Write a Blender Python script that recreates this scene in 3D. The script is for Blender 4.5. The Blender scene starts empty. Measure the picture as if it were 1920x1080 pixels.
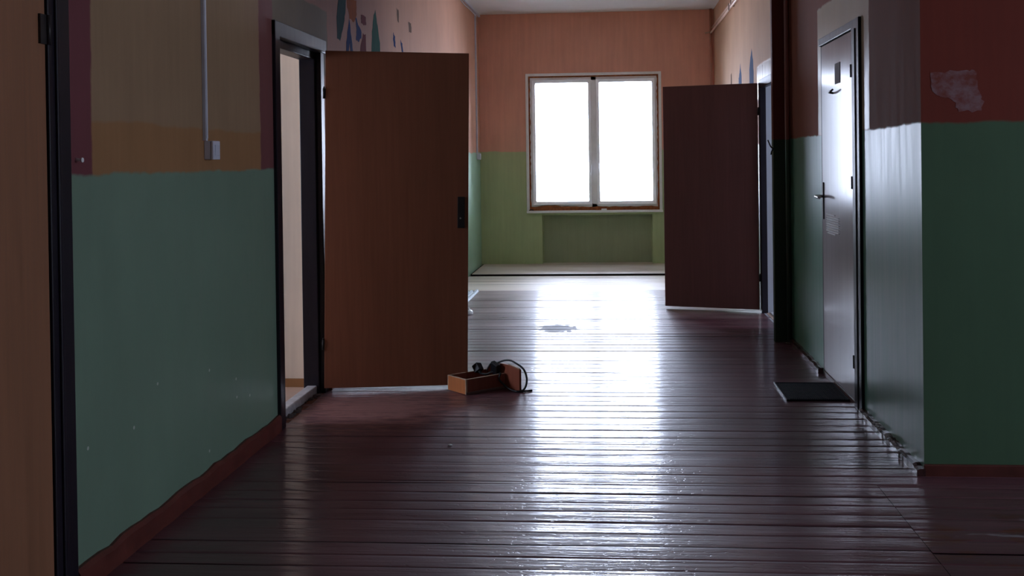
import bpy, bmesh, math, random
from mathutils import Vector, Matrix

random.seed(7)
S = bpy.context.scene
COL = S.collection


def lin(r, g, b):
    f = lambda c: (c / 255 / 12.92) if c / 255 <= .04045 else ((c / 255 + .055) / 1.055) ** 2.4
    return (f(r), f(g), f(b), 1.0)


# ---------------------------------------------------------------- camera
def add_camera():
    f_px, px, py = 1955.2, 997.5, 322.5
    yaw, pitch, roll = .0774, .0103, .0132
    cam = bpy.data.cameras.new('camera')
    cam.sensor_width = 36
    cam.lens = f_px / 1920 * 36
    cam.shift_x = (960 - px) / 1920
    cam.shift_y = (py - 540) / 1920
    cam.clip_start = .05
    o = bpy.data.objects.new('camera', cam)
    COL.objects.link(o)

    def w(x, y, z):                                   # camera frame (right, forward, up) to world
        y, z = math.cos(pitch) * y + math.sin(pitch) * z, -math.sin(pitch) * y + math.cos(pitch) * z
        return Vector((math.cos(yaw) * x - math.sin(yaw) * y, math.sin(yaw) * x + math.cos(yaw) * y, z))
    c, s = math.cos(roll), math.sin(roll)
    right, up, back = w(c, 0, -s), w(s, 0, c), -w(0, 1, 0)
    m = Matrix((right, up, back)).transposed().to_4x4()
    m.translation = (0, 0, 1.37)
    o.matrix_world = m
    S.camera = o


add_camera()

# ---------------------------------------------------------------- sky, window light, exposure
SKY = 31.0
world = bpy.data.worlds.new('overcast_sky')
S.world = world
world.use_nodes = True
bg = world.node_tree.nodes['Background']
bg.inputs['Color'].default_value = (.72, .78, 1.0, 1)
bg.inputs['Strength'].default_value = SKY


def portal(name, loc, rot, sx, sy):
    L = bpy.data.lights.new(name, 'AREA')
    L.shape = 'RECTANGLE'
    L.size, L.size_y = sx, sy
    L.cycles.is_portal = True
    o = bpy.data.objects.new(name, L)
    o.location, o.rotation_euler = loc, rot
    COL.objects.link(o)


H = math.pi / 2
portal('corridor_window_portal', (-.243, 13.96, 1.61), (-H, 0, 0), 1.8, 1.85)
portal('classroom_window_portal', (-4.66, 4.85, 1.5), (0, -H, 0), 1.2, 1.1)
portal('far_room_window_portal', (4.66, 8.6, 1.7), (0, H, 0), 1.4, 1.2)
portal('passage_window_portal', (6.66, 2.9, 1.75), (0, H, 0), 1.5, 1.6)

S.view_settings.view_transform = 'Standard'
S.view_settings.look = 'None'
S.view_settings.exposure = 0.0
S.view_settings.gamma = 1
S.view_settings.use_curve_mapping = False
S.cycles.max_bounces = 14
S.cycles.diffuse_bounces = 10
S.cycles.glossy_bounces = 6
S.cycles.transparent_max_bounces = 12
S.cycles.use_denoising = True
S.cycles.sample_clamp_indirect = 24


# ---------------------------------------------------------------- material helpers
class NT:
    def __init__(s, name):
        s.m = bpy.data.materials.new(name)
        s.m.use_nodes = True
        s.t = s.m.node_tree
        s.b = s.t.nodes['Principled BSDF']
        g = s.t.nodes.new('ShaderNodeNewGeometry')
        s.pos = g.outputs['Position']
        x = s.t.nodes.new('ShaderNodeSeparateXYZ')
        s.t.links.new(s.pos, x.inputs[0])
        s.X, s.Y, s.Z = x.outputs

    def put(s, sock, v):
        if isinstance(v, bpy.types.NodeSocket):
            s.t.links.new(v, sock)
        else:
            sock.default_value = v

    def math(s, op, a, b=0.0, clamp=False):
        n = s.t.nodes.new('ShaderNodeMath')
        n.operation = op
        n.use_clamp = clamp
        s.put(n.inputs[0], a)
        s.put(n.inputs[1], b)
        return n.outputs[0]

    def ramp(s, v, a, b, lo=0.0, hi=1.0):
        n = s.t.nodes.new('ShaderNodeMapRange')
        s.put(n.inputs['Value'], v)
        n.inputs['From Min'].default_value = a
        n.inputs['From Max'].default_value = b
        n.inputs['To Min'].default_value = lo
        n.inputs['To Max'].default_value = hi
        return n.outputs[0]

    def scaled(s, sx, sy, sz, off=(0, 0, 0)):
        n = s.t.nodes.new('ShaderNodeMapping')
        s.put(n.inputs[0], s.pos)
        n.inputs['Location'].default_value = off
        n.inputs['Scale'].default_value = (sx, sy, sz)
        return n.outputs[0]

    def noise(s, vec, scale=1.0, detail=3, rough=.55):
        n = s.t.nodes.new('ShaderNodeTexNoise')
        s.put(n.inputs['Vector'], vec)
        n.inputs['Scale'].default_value = scale
        n.inputs['Detail'].default_value = detail
        n.inputs['Roughness'].default_value = rough
        return n.outputs['Fac']

    def voronoi(s, vec, scale=1.0):
        n = s.t.nodes.new('ShaderNodeTexVoronoi')
        s.put(n.inputs['Vector'], vec)
        n.inputs['Scale'].default_value = scale
        return n.outputs['Distance'], n.outputs['Color']

    def voronoi2(s, a, b, scale):
        c = s.t.nodes.new('ShaderNodeCombineXYZ')
        s.put(c.inputs[0], a)
        s.put(c.inputs[1], b)
        n = s.t.nodes.new('ShaderNodeTexVoronoi')
        n.voronoi_dimensions = '2D'
        s.t.links.new(c.outputs[0], n.inputs['Vector'])
        n.inputs['Scale'].default_value = scale
        return n.outputs['Distance'], n.outputs['Color']

    def mix(s, f, a, b):
        n = s.t.nodes.new('ShaderNodeMix')
        n.data_type = 'RGBA'
        s.put(n.inputs[0], f)
        s.put(n.inputs[6], a)
        s.put(n.inputs[7], b)
        return n.outputs[2]

    def mixf(s, f, a, b):
        n = s.t.nodes.new('ShaderNodeMix')
        s.put(n.inputs[0], f)
        s.put(n.inputs[2], a)
        s.put(n.inputs[3], b)
        return n.outputs[0]

    def tone(s, col, f, amount):                      # col * (1 +- amount) following f
        return s.mix(1.0, col, col) if amount == 0 else s.mul(col, s.ramp(f, .3, .7, 1 - amount, 1 + amount))

    def mul(s, col, v):
        n = s.t.nodes.new('ShaderNodeVectorMath')
        n.operation = 'SCALE'
        s.put(n.inputs[0], col if isinstance(col, bpy.types.NodeSocket) else col[:3])
        s.put(n.inputs['Scale'], v)
        return n.outputs[0]

    def bump(s, h, strength=.2, dist=.01, normal=None):
        n = s.t.nodes.new('ShaderNodeBump')
        n.inputs['Strength'].default_value = strength
        n.inputs['Distance'].default_value = dist
        s.put(n.inputs['Height'], h)
        if normal is not None:
            s.put(n.inputs['Normal'], normal)
        return n.outputs[0]

    def out(s, col=None, rough=None, normal=None, metal=None, spec=None, coat=None):
        for k, v in (('Base Color', col), ('Roughness', rough), ('Normal', normal), ('Metallic', metal),
                     ('Specular IOR Level', spec), ('Coat Weight', coat)):
            if v is not None:
                s.put(s.b.inputs[k], v)
        return s.m

    def rect(s, A, B, a0=None, a1=None, b0=None, b1=None, e=.006):
        m = None
        for v, lo, hi in ((A, a0, a1), (B, b0, b1)):
            for k, up in ((lo, True), (hi, False)):
                if k is None:
                    continue
                r = s.ramp(v, k - e, k + e, 0.0, 1.0) if up else s.ramp(v, k - e, k + e, 1.0, 0.0)
                m = r if m is None else s.math('MULTIPLY', m, r)
        return m


def plain(name, rgb, rough=.5, var=.08, scale=(12, 12, 12), metal=0.0, bump=.0, spec=.5):
    n = NT(name)
    f = n.noise(n.scaled(*scale), 1.0, 4)
    col = n.tone(lin(*rgb), f, var)
    nm = n.bump(f, bump, .01) if bump else None
    return n.out(col, n.ramp(f, .3, .7, rough * .9, min(1, rough * 1.1)), nm, metal, spec)


def veneer(name, rgb, rough=.45, var=.16, k=1.0):
    n = NT(name)
    g = n.noise(n.scaled(60 * k, 60 * k, 2.0), 1.0, 5, .6)
    g2 = n.noise(n.scaled(7, 7, .7), 1.0, 3)
    col = n.tone(n.tone(lin(*rgb), g, var), g2, var * .7)
    return n.out(col, n.ramp(g, .3, .7, rough - .05, rough + .08), n.bump(g, .04, .004), spec=.4)


def wall_paint(name, along, base, layers, rough=.75, chips=None):
    """layers: (rgb, rough, a0, a1, z0, z1) painted one over the other on a plastered wall"""
    n = NT(name)
    A = n.X if along == 'X' else n.Y
    wob = n.noise(n.scaled(9, 9, 9), 1.0, 4)
    w = n.ramp(wob, .3, .7, -.006, .006)
    slow = n.ramp(n.noise(n.scaled(1.3, 1.3, 1.3), 1.0, 2), .3, .7, -.008, .008)
    w = n.math('ADD', w, slow)
    A2, Z2 = n.math('ADD', A, w), n.math('ADD', n.Z, w)
    col, ro = lin(*base), rough
    for L in layers:
        rgb, r, a0, a1, z0, z1 = L[:6]
        m = n.rect(A2, Z2, a0, a1, z0, z1, L[6] if len(L) > 6 else .006)
        col = n.mix(m, col, lin(*rgb))
        ro = n.mixf(m, ro, r)
    blot = n.noise(n.scaled(2.2, 2.2, 1.4), 1.0, 5, .6)
    streak = n.noise(n.scaled(26, 26, 1.6), 1.0, 4)
    col = n.tone(n.tone(col, blot, .07), streak, .05)
    if chips:
        d, c = n.voronoi2(n.Y, n.Z, 6.0)
        sp = n.t.nodes.new('ShaderNodeSeparateColor')
        n.t.links.new(c, sp.inputs[0])
        m = n.math('MULTIPLY', n.math('LESS_THAN', d, .04), n.math('GREATER_THAN', sp.outputs[0], .70))
        m = n.math('MULTIPLY', m, n.math('LESS_THAN', n.Z, chips))
        col = n.mix(m, col, lin(190, 195, 185))
    fine = n.noise(n.scaled(45, 45, 22), 1.0, 3)
    h = n.math('ADD', n.math('MULTIPLY', streak, .6), n.math('MULTIPLY', fine, .35))
    nm = n.bump(h, .07, .005)
    ro = n.math('ADD', ro, n.ramp(streak, .3, .7, -.04, .05))
    return n.out(col, ro, nm, spec=n.ramp(ro, .35, .7, .36, .08))


# ---------------------------------------------------------------- mesh helpers
class MB:
    def __init__(s):
        s.bm = bmesh.new()
        s.mi = 0

    def quad(s, pts, mi=None):
        f = s.bm.faces.new([s.bm.verts.new(p) for p in pts])
        f.material_index = s.mi if mi is None else mi
        return f

    def box(s, x0, x1, y0, y1, z0, z1, M=None):
        v = [s.bm.verts.new((x, y, z)) for z in (z0, z1) for y in (y0, y1) for x in (x0, x1)]
        for q in ((0, 2, 3, 1), (4, 5, 7, 6), (0, 1, 5, 4), (2, 6, 7, 3), (0, 4, 6, 2), (1, 3, 7, 5)):
            s.bm.faces.new([v[i] for i in q]).material_index = s.mi
        if M is not None:
            for a in v:
                a.co = M @ a.co
        return s

    def prism(s, pts, d, M=None):
        """closed outline pts (3-D, planar) pushed by vector d"""
        d = Vector(d)
        a = [s.bm.verts.new(p) for p in pts]
        b = [s.bm.verts.new(Vector(p) + d) for p in pts]
        n = len(pts)
        fs = [s.bm.faces.new(a), s.bm.faces.new(b[::-1])]
        for i in range(n):
            fs.append(s.bm.faces.new((a[i], b[i], b[(i + 1) % n], a[(i + 1) % n])))
        for f in fs:
            f.material_index = s.mi
        if M is not None:
            for v in a + b:
                v.co = M @ v.co
        return s

    def tube(s, path, r, seg=10, cap=True, M=None):
        P = [Vector(p) for p in path]
        rings = []
        ref = None
        for i, p in enumerate(P):
            t = (P[min(i + 1, len(P) - 1)] - P[max(i - 1, 0)]).normalized()
            if ref is None:
                ref = t.orthogonal().normalized()
            ref = (ref - t * ref.dot(t))
            ref = ref.normalized() if ref.length > 1e-6 else t.orthogonal().normalized()
            o = t.cross(ref)
            rr = r[i] if isinstance(r, (list, tuple)) else r
            rings.append([s.bm.verts.new(p + (ref * math.cos(a) + o * math.sin(a)) * rr)
                          for a in (2 * math.pi * k / seg for k in range(seg))])
        for A, B in zip(rings, rings[1:]):
            for k in range(seg):
                f = s.bm.faces.new((A[k], A[(k + 1) % seg], B[(k + 1) % seg], B[k]))
                f.smooth = True
                f.material_index = s.mi
        if cap:
            s.bm.faces.new(rings[0][::-1]).material_index = s.mi
            s.bm.faces.new(rings[-1]).material_index = s.mi
        if M is not None:
            for R in rings:
                for v in R:
                    v.co = M @ v.co
        return s


def smooth_path(pts, n=8):
    P = [Vector(p) for p in pts]
    P = [2 * P[0] - P[1]] + P + [2 * P[-1] - P[-2]]
    out = []
    for i in range(1, len(P) - 2):
        a, b, c, d = P[i - 1:i + 3]
        for k in range(n):
            t = k / n
            out.append(.5 * ((2 * b) + (c - a) * t + (2 * a - 5 * b + 4 * c - d) * t * t + (3 * b - a - 3 * c + d) * t ** 3))
    return out + [P[-2]]


def obj(name, mb, mats, parent=None, bevel=0, smooth=False, seg=2):
    if not isinstance(mats, (list, tuple)):
        mats = [mats]
    bm = mb.bm
    bmesh.ops.recalc_face_normals(bm, faces=bm.faces)
    if parent is None:
        lo = [min(v.co[i] for v in bm.verts) for i in range(3)]
        hi = [max(v.co[i] for v in bm.verts) for i in range(3)]
        org = Vector(((lo[0] + hi[0]) / 2, (lo[1] + hi[1]) / 2, lo[2]))
    else:
        r = parent
        while r.parent:
            r = r.parent
        org = Vector(r.location)
    for v in bm.verts:
        v.co -= org
    if smooth:
        for f in bm.faces:
            f.smooth = True
    me = bpy.data.meshes.new(name)
    bm.to_mesh(me)
    bm.free()
    for m in mats:
        me.materials.append(m)
    o = bpy.data.objects.new(name, me)
    COL.objects.link(o)
    if parent is None:
        o.location = org
    else:
        o.parent = parent
        if parent.parent is None and parent.type == 'MESH':
            pass
    if bevel:
        b = o.modifiers.new('bevel', 'BEVEL')
        b.width, b.segments, b.limit_method = bevel, seg, 'ANGLE'
    return o


def tag(o, label, cat=None, group=None, kind=None):
    o['label'] = label
    if cat:
        o['category'] = cat
    if group:
        o['group'] = group
    if kind:
        o['kind'] = kind
    return o


def thing(name, loc, label, cat, group=None, kind=None):
    o = bpy.data.objects.new(name, None)
    o.empty_display_size = .1
    o.location = loc
    COL.objects.link(o)
    return tag(o, label, cat, group, kind)


def struct(o, label, cat):
    return tag(o, label, cat, None, 'structure')


def wall_cells(axis, p0, p1, a0, a1, b0, b1, holes, pick, mb=None):
    """a wall slab with rectangular holes as one shell; pick(side) gives the material slot for '-', '+' or 'r' (reveals and ends)"""
    mb = mb or MB()
    A = sorted({a0, a1, *[h[0] for h in holes], *[h[1] for h in holes]})
    B = sorted({b0, b1, *[h[2] for h in holes], *[h[3] for h in holes]})
    A = [v for v in A if a0 <= v <= a1]
    B = [v for v in B if b0 <= v <= b1]
    full = lambda i, j: (0 <= i < len(A) - 1 and 0 <= j < len(B) - 1 and
                         not any(h[0] <= A[i] < h[1] and h[2] <= B[j] < h[3] for h in holes))
    P = (lambda p, a, b: (p, a, b)) if axis == 'X' else (lambda p, a, b: (a, p, b))
    for i in range(len(A) - 1):
        for j in range(len(B) - 1):
            if not full(i, j):
                continue
            x0, x1, y0, y1 = A[i], A[i + 1], B[j], B[j + 1]
            mb.quad([P(p0, x0, y0), P(p0, x1, y0), P(p0, x1, y1), P(p0, x0, y1)], pick('-'))
            mb.quad([P(p1, x0, y0), P(p1, x1, y0), P(p1, x1, y1), P(p1, x0, y1)], pick('+'))
            for di, dj, e in ((-1, 0, (x0, y0, x0, y1)), (1, 0, (x1, y0, x1, y1)), (0, -1, (x0, y0, x1, y0)), (0, 1, (x0, y1, x1, y1))):
                if not full(i + di, j + dj):
                    ends = 'e' if (i + di < 0) else 'r'
                    mb.quad([P(p0, e[0], e[1]), P(p1, e[0], e[1]), P(p1, e[2], e[3]), P(p0, e[2], e[3])], pick(ends))
    bmesh.ops.remove_doubles(mb.bm, verts=mb.bm.verts, dist=1e-5)
    return mb


# ---------------------------------------------------------------- materials
NICHE_X = (-.929, .505)
GREEN_L, GREEN_F, GREEN_R = (118, 142, 122), (180, 192, 148), (88, 130, 110)
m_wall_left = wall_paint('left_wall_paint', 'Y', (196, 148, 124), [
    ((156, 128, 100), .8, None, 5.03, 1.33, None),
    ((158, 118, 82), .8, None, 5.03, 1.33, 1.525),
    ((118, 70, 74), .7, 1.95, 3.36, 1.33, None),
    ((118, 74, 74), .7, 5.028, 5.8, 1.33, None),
    ((146, 94, 82), .75, 5.4, 7.6, 1.9, None, .7),  # soft reddish darkening round the mural, wall shading put into the paint colour
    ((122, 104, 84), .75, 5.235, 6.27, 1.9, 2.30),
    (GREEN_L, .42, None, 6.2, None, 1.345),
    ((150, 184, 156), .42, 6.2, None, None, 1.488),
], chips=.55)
m_wall_far = wall_paint('far_wall_paint', 'X', (224, 168, 148), [
    (GREEN_F, .5, None, None, None, 1.496),
    ((160, 168, 140), .6, NICHE_X[0] + .01, NICHE_X[1] - .01, None, .66),  # niche back toned darker, shade under the sill put into its colour
], rough=.7)
m_wall_right = wall_paint('right_wall_paint', 'Y', (196, 158, 130), [
    ((136, 86, 72), .75, None, 8.2, None, None),
    ((168, 152, 126), .28, 8.2, 9.62, 1.9, 2.20, .012),
    ((150, 176, 150), .4, 8.2, None, None, 1.50),
    (GREEN_R, .36, None, 8.2, None, 1.512),
    ((160, 146, 120), .34, 5.471, 6.81, 1.512, 2.315),
], rough=.7)
m_wall_passage = wall_paint('passage_wall_paint', 'X', (132, 66, 56), [
    ((86, 116, 90), .5, None, None, None, 1.512),
], rough=.7)
m_breast = wall_paint('pillar_paint', 'X', (112, 58, 52), [((62, 76, 62), .5, None, None, None, 1.505)], rough=.6)
m_cream = wall_paint('cream_room_paint', 'Y', (226, 210, 192), [], rough=.8)
m_greyroom = wall_paint('grey_room_paint', 'Y', (186, 190, 196), [], rough=.7)
m_backwall = wall_paint('stair_wall_paint', 'X', (170, 130, 104), [((110, 140, 112), .5, None, None, None, 1.4)], rough=.75)
m_reveal = plain('raw_brown_plaster', (112, 66, 48), .9, .25, (40, 40, 40), bump=.3)
m_ceiling = plain('ceiling_whitewash', (216, 214, 210), .85, .04, (3, 3, 3))
m_veneer_left = veneer('brown_door_veneer', (142, 88, 64), .5, .1)
m_veneer_right = veneer('dark_brown_door_veneer', (128, 84, 80), .5, .08)
m_veneer_near = veneer('orange_brown_door_veneer', (146, 100, 72), .5, .1)
m_frame = plain('dark_frame_gloss_paint', (30, 25, 34), .4, .15, (30, 30, 4), bump=.015, spec=.3)
m_frame_brown = plain('dark_brown_frame_paint', (70, 40, 36), .35, .15, (30, 30, 4), bump=.05)
m_threshold = plain('worn_whitish_threshold', (214, 214, 218), .5, .18, (18, 30, 30), bump=.15)
m_black = plain('black_plastic', (20, 20, 24), .45, .1)
m_rubber = plain('black_rubber', (20, 22, 30), .85, .15, (40, 40, 40), spec=.15)
m_iron = plain('dark_iron', (52, 48, 48), .45, .2, metal=.4)
m_steel = plain('worn_steel', (190, 188, 184), .28, .1, metal=1.0)
m_pvc = plain('white_pvc', (246, 248, 250), .35, .03)
m_trunk = plain('white_cable_trunking', (200, 202, 214), .35, .05)
m_switch = plain('white_switch_plastic', (206, 208, 220), .35, .05)
m_sill = plain('white_sill_paint', (238, 238, 238), .5, .04)
m_foam = plain('brown_expanding_foam', (150, 88, 48), .95, .35, (30, 30, 30), bump=.6)
m_pipe_peach = plain('peach_pipe_paint', (190, 134, 112), .4, .08, (20, 20, 3))
m_pipe_pale = plain('pale_pipe_paint', (206, 172, 150), .4, .08, (20, 20, 3))
m_skirt = plain('dark_red_skirting_paint', (94, 42, 34), .5, .25, (14, 9, 14), bump=.2)
m_skirt_dark = plain('brown_skirting_paint', (70, 44, 44), .22, .25, (30, 12, 30), bump=.25)
m_bracket = plain('rusty_bracket', (92, 64, 54), .6, .2)


def floor_paint():
    n = NT('worn_floor_paint')
    wear = n.noise(n.scaled(.7, 2.6, 1), 1.0, 5, .62)
    grain = n.noise(n.scaled(2.4, 60, 1), 1.0, 5, .6)
    drip = n.noise(n.scaled(9, 26, 1), 1.0, 4, .6)
    col = n.mix(n.ramp(wear, .35, .68), lin(86, 48, 58), lin(112, 72, 80))
    col = n.tone(col, grain, .16)
    # dull pale scar in the middle of the corridor and dusty ground before the left doorway
    dx = n.math('DIVIDE', n.math('SUBTRACT', n.X, -.466), .155)
    dy = n.math('DIVIDE', n.math('SUBTRACT', n.Y, 8.50), .20)
    d = n.math('SQRT', n.math('ADD', n.math('MULTIPLY', dx, dx), n.math('MULTIPLY', dy, dy)))
    d = n.math('ADD', d, n.ramp(n.noise(n.scaled(17, 12, 1), 1.0, 5, .65), .3, .7, -.45, .45))
    scar = n.ramp(d, .9, 1.05, 1.0, 0.0)
    col = n.mix(scar, col, lin(112, 104, 112))
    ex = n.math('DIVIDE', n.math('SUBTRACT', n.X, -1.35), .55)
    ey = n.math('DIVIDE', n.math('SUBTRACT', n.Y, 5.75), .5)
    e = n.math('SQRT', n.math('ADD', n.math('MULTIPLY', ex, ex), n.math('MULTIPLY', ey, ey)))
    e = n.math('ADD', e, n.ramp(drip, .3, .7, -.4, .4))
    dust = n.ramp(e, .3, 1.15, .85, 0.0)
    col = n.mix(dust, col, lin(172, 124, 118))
    # rusty bare spots by the passage
    rx = n.rect(n.X, n.Y, 1.0, 2.0, 3.2, 4.1, .25)
    rust = n.math('MULTIPLY', rx, n.ramp(n.noise(n.scaled(4, 9, 1), 1.0, 4), .54, .62))
    col = n.mix(rust, col, lin(92, 50, 30))
    scuff = n.math('MULTIPLY', rx, n.ramp(n.noise(n.scaled(3, 11, 1, (4, 2, 0)), 1.0, 4), .60, .66))
    col = n.mix(scuff, col, lin(140, 132, 136))
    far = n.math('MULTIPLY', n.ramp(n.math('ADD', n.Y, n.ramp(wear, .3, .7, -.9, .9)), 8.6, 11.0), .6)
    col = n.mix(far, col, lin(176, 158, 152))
    rough = n.ramp(wear, .3, .7, .40, .52)
    coat_r = n.ramp(wear, .3, .7, .10, .17)
    coat_w = n.ramp(wear, .35, .7, .75, .45)
    dull = n.math('ADD', scar, n.math('MULTIPLY', dust, 1.2), True)
    coat_w = n.math('MULTIPLY', coat_w, n.math('SUBTRACT', 1.0, n.math('ADD', dull, n.math('ADD', rust, scuff, True), True)))
    n.put(n.b.inputs['Coat Roughness'], coat_r)
    rough = n.mixf(scar, rough, .6)
    rough = n.mixf(dust, rough, .6)
    rough = n.mixf(n.math('ADD', rust, scuff, True), rough, .5)
    # thin wandering crack of board ends
    cx = n.math('ADD', n.X, n.ramp(n.noise(n.scaled(0, 3.2, 0), 1.0, 3), .3, .7, -.06, .06))
    crack = n.math('MULTIPLY', n.math('LESS_THAN', n.math('ABSOLUTE', n.math('SUBTRACT', cx, .05)), .0035),
                   n.rect(n.X, n.Y, None, None, 3.9, 5.95))
    col = n.mix(crack, col, lin(16, 10, 10))
    pit = n.ramp(n.noise(n.scaled(34, 60, 1), 1.0, 2), .60, .72)
    h = n.math('ADD', n.math('MULTIPLY', drip, .55), n.math('MULTIPLY', grain, .3))
    h = n.math('SUBTRACT', h, n.math('MULTIPLY', pit, .35))
    h = n.math('SUBTRACT', h, crack)
    und = n.noise(n.scaled(.9, 13, 1), 1.0, 3, .6)
    und2 = n.noise(n.scaled(2.0, 34, 1, (3, 1, 0)), 1.0, 3, .6)
    nb = n.bump(h, .45, .004, n.bump(n.math('ADD', und, n.math('MULTIPLY', und2, .45)), .55, .008))
    n.put(n.b.inputs['Coat Normal'], nb)
    return n.out(col, rough, nb, spec=.5, coat=coat_w)


def floor_bare():
    n = NT('bare_pale_boards')
    grain = n.noise(n.scaled(3, 70, 1), 1.0, 5, .6)
    wear = n.noise(n.scaled(.9, 4, 1), 1.0, 4)
    col = n.mix(n.ramp(wear, .35, .7), lin(198, 182, 164), lin(222, 212, 202))
    col = n.tone(col, grain, .10)
    return n.out(col, n.ramp(wear, .3, .7, .38, .55), n.bump(grain, .15, .003), spec=.5)


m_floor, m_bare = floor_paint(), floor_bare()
m_underlay_riser_shade = plain('dark_underfloor_riser_shade', (30, 20, 18), .95, .1)
m_roomfloor = plain('pinkish_room_floor', (206, 178, 160), .55, .08, (4, 20, 4))

# ---------------------------------------------------------------- setting: floor
XL, XR, YF, ZC, YC = -1.732, 1.316, 13.588, 3.296, 4.576


def boards(mb, x0, x1, y0, y1, w, nx, mi, seed, cup=(.0002, .0012), z0=0.0):
    r = random.Random(seed)
    y = y0
    prof = (-1, -.972, -.7, -.35, 0, .35, .7, .972, 1)
    while y < y1 - .01:
        ww = min(w * r.choice((.86, 1, 1, 1.05, 1.2)), y1 - y)
        if y1 - y - ww < .03:
            ww = y1 - y
        c = r.uniform(*cup)
        tilt = r.uniform(-.0006, .0006)
        lift = z0 + r.uniform(-.0008, .0008)
        ph = [r.uniform(0, 6.28) for _ in range(4)]
        gap = r.choice((.0003, .0006, .0012, .002))
        ridge = [r.uniform(-.00035, .00035) for _ in range(9)]
        fr = r.uniform(.8, 2.2)
        rows = []
        for i in range(nx + 1):
            x = x0 + (x1 - x0) * i / nx
            cc = c * (1 + .45 * math.sin(x * 1.7 + ph[0]) + .25 * math.sin(x * 4.3 + ph[1]))
            tt = tilt + .0007 * math.sin(x * 1.1 + ph[2]) + .0003 * math.sin(x * 5 + ph[3])
            row = []
            for q, t in enumerate(prof):
                z = lift - cc * t * t + tt * t - (gap if abs(t) == 1 else 0) + ridge[q] * (1 + .6 * math.sin(x * fr + q))
                row.append(mb.bm.verts.new((x, y + ww / 2 + t * (ww / 2 - .0003), z)))
            rows.append(row)
        for A, B in zip(rows, rows[1:]):
            for k in range(len(prof) - 1):
                f = mb.bm.faces.new((A[k], B[k], B[k + 1], A[k + 1]))
                f.smooth = True
                f.material_index = mi
        y += ww


fb = MB()
boards(fb, -1.9, 1.0835, -5.2, 2.4, .117, 4, 0, 1)
boards(fb, -1.9, 1.0815, 2.4, 4.431, .117, 44, 0, 2)
boards(fb, 1.0845, 6.8, .9, 4.62, .121, 40, 0, 3, (.0005, .0014))
boards(fb, -1.9, 1.72, 4.431, 11.0, .117, 50, 0, 4)
boards(fb, -1.9, 1.72, 11.0, 12.385, .13, 30, 1, 5, (.0004, .001))
boards(fb, -1.70, 1.72, 12.40, 13.8, .155, 30, 1, 6, (.0004, .001), .026)
fb.mi = 3
fb.box(-1.70, 1.72, 12.392, 12.402, -.01, .020)  # riser edges of the raised pale boards, their shade put into a dark colour
fb.box(-1.715, -1.70, 12.392, 13.59, -.01, .024)
fb.mi = 2
fb.box(-1.9, 6.8, -5.2, 13.75, -.05, -.012)
floor = struct(obj('floor', fb, [m_floor, m_bare, m_underlay_riser_shade, m_underlay_riser_shade]), 'glossy dark red-brown painted board floor, bare pale boards at its far end', 'floor')

# ---------------------------------------------------------------- setting: walls and ceiling
D1, D2 = (2.2, 3.13, 0, 2.1), (5.255, 6.155, 0, 2.085)          # openings in the left wall
D3, D4 = (5.70, 6.695, 0, 2.09), (8.47, 9.345, 0, 2.02)         # openings in the right wall
pick = lambda front, back: (lambda s: 0 if s == front else 1 if s == back else 2)
w = wall_cells('X', XL - .13, XL, -5, 13.94, -.02, ZC, [D1, D2], pick('+', '-'))
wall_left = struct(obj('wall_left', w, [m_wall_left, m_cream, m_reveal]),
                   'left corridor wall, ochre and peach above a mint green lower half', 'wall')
w = wall_cells('X', XR, XR + .25, YC, 13.94, -.02, ZC, [D3, D4], lambda s: 0 if s == '-' else 1 if s == '+' else 3 if s == 'e' else 2)
wall_right = struct(obj('wall_right', w, [m_wall_right, m_greyroom, m_greyroom, m_wall_passage]),
                    'right corridor wall, brown-pink above glossy dark green, with painted door surrounds', 'wall')
WIN, NICHE = (-1.115, .625, .70, 2.505), (-.929, .505, -.02, .665)
w = wall_cells('Y', YF, YF + .16, XL, XR, -.02, ZC, [WIN, NICHE], pick('-', '+'))
w = wall_cells('Y', YF + .16, YF + .35, XL, XR, -.02, ZC, [WIN], pick('-', '+'), w)
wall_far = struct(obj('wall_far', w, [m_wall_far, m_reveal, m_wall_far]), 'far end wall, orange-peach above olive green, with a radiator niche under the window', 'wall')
w = wall_cells('Y', YC, YC + .2, XR + .25, 6.8, -.02, ZC, [], lambda s: 0)
wall_passage = struct(obj('wall_passage', w, m_wall_passage), 'dark red wall above dark green at the right edge, facing the camera', 'wall')
PW = (2.2, 3.6, .95, 2.45)
w = wall_cells('X', 6.6, 6.8, .9, YC, -.02, ZC, [PW], lambda s: 0)
struct(obj('wall_passage_end', w, m_cream), 'end wall of the side passage outside the picture', 'wall')
w = wall_cells('Y', .7, .9, XR, 6.8, -.02, ZC, [], lambda s: 0)
struct(obj('wall_passage_near', w, m_backwall), 'near wall of the side passage outside the picture', 'wall')
w = wall_cells('X', XR, XR + .2, -5, .7, -.02, ZC, [], lambda s: 0)
struct(obj('wall_right_near', w, m_backwall), 'right corridor wall behind the camera', 'wall')
w = wall_cells('Y', -5.2, -5, XL - .13, XR + .2, -.02, ZC, [], lambda s: 0)
struct(obj('wall_back', w, m_backwall), 'back wall of the corridor behind the camera', 'wall')
cb = MB()
cb.box(XL - .13, XR + .25, -5.2, 13.94, ZC, ZC + .2)
cb.box(XR + .25, 6.8, .7, YC + .2, ZC, ZC + .2)
struct(obj('ceiling', cb, m_ceiling), 'pale grey whitewashed corridor ceiling', 'ceiling')

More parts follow.
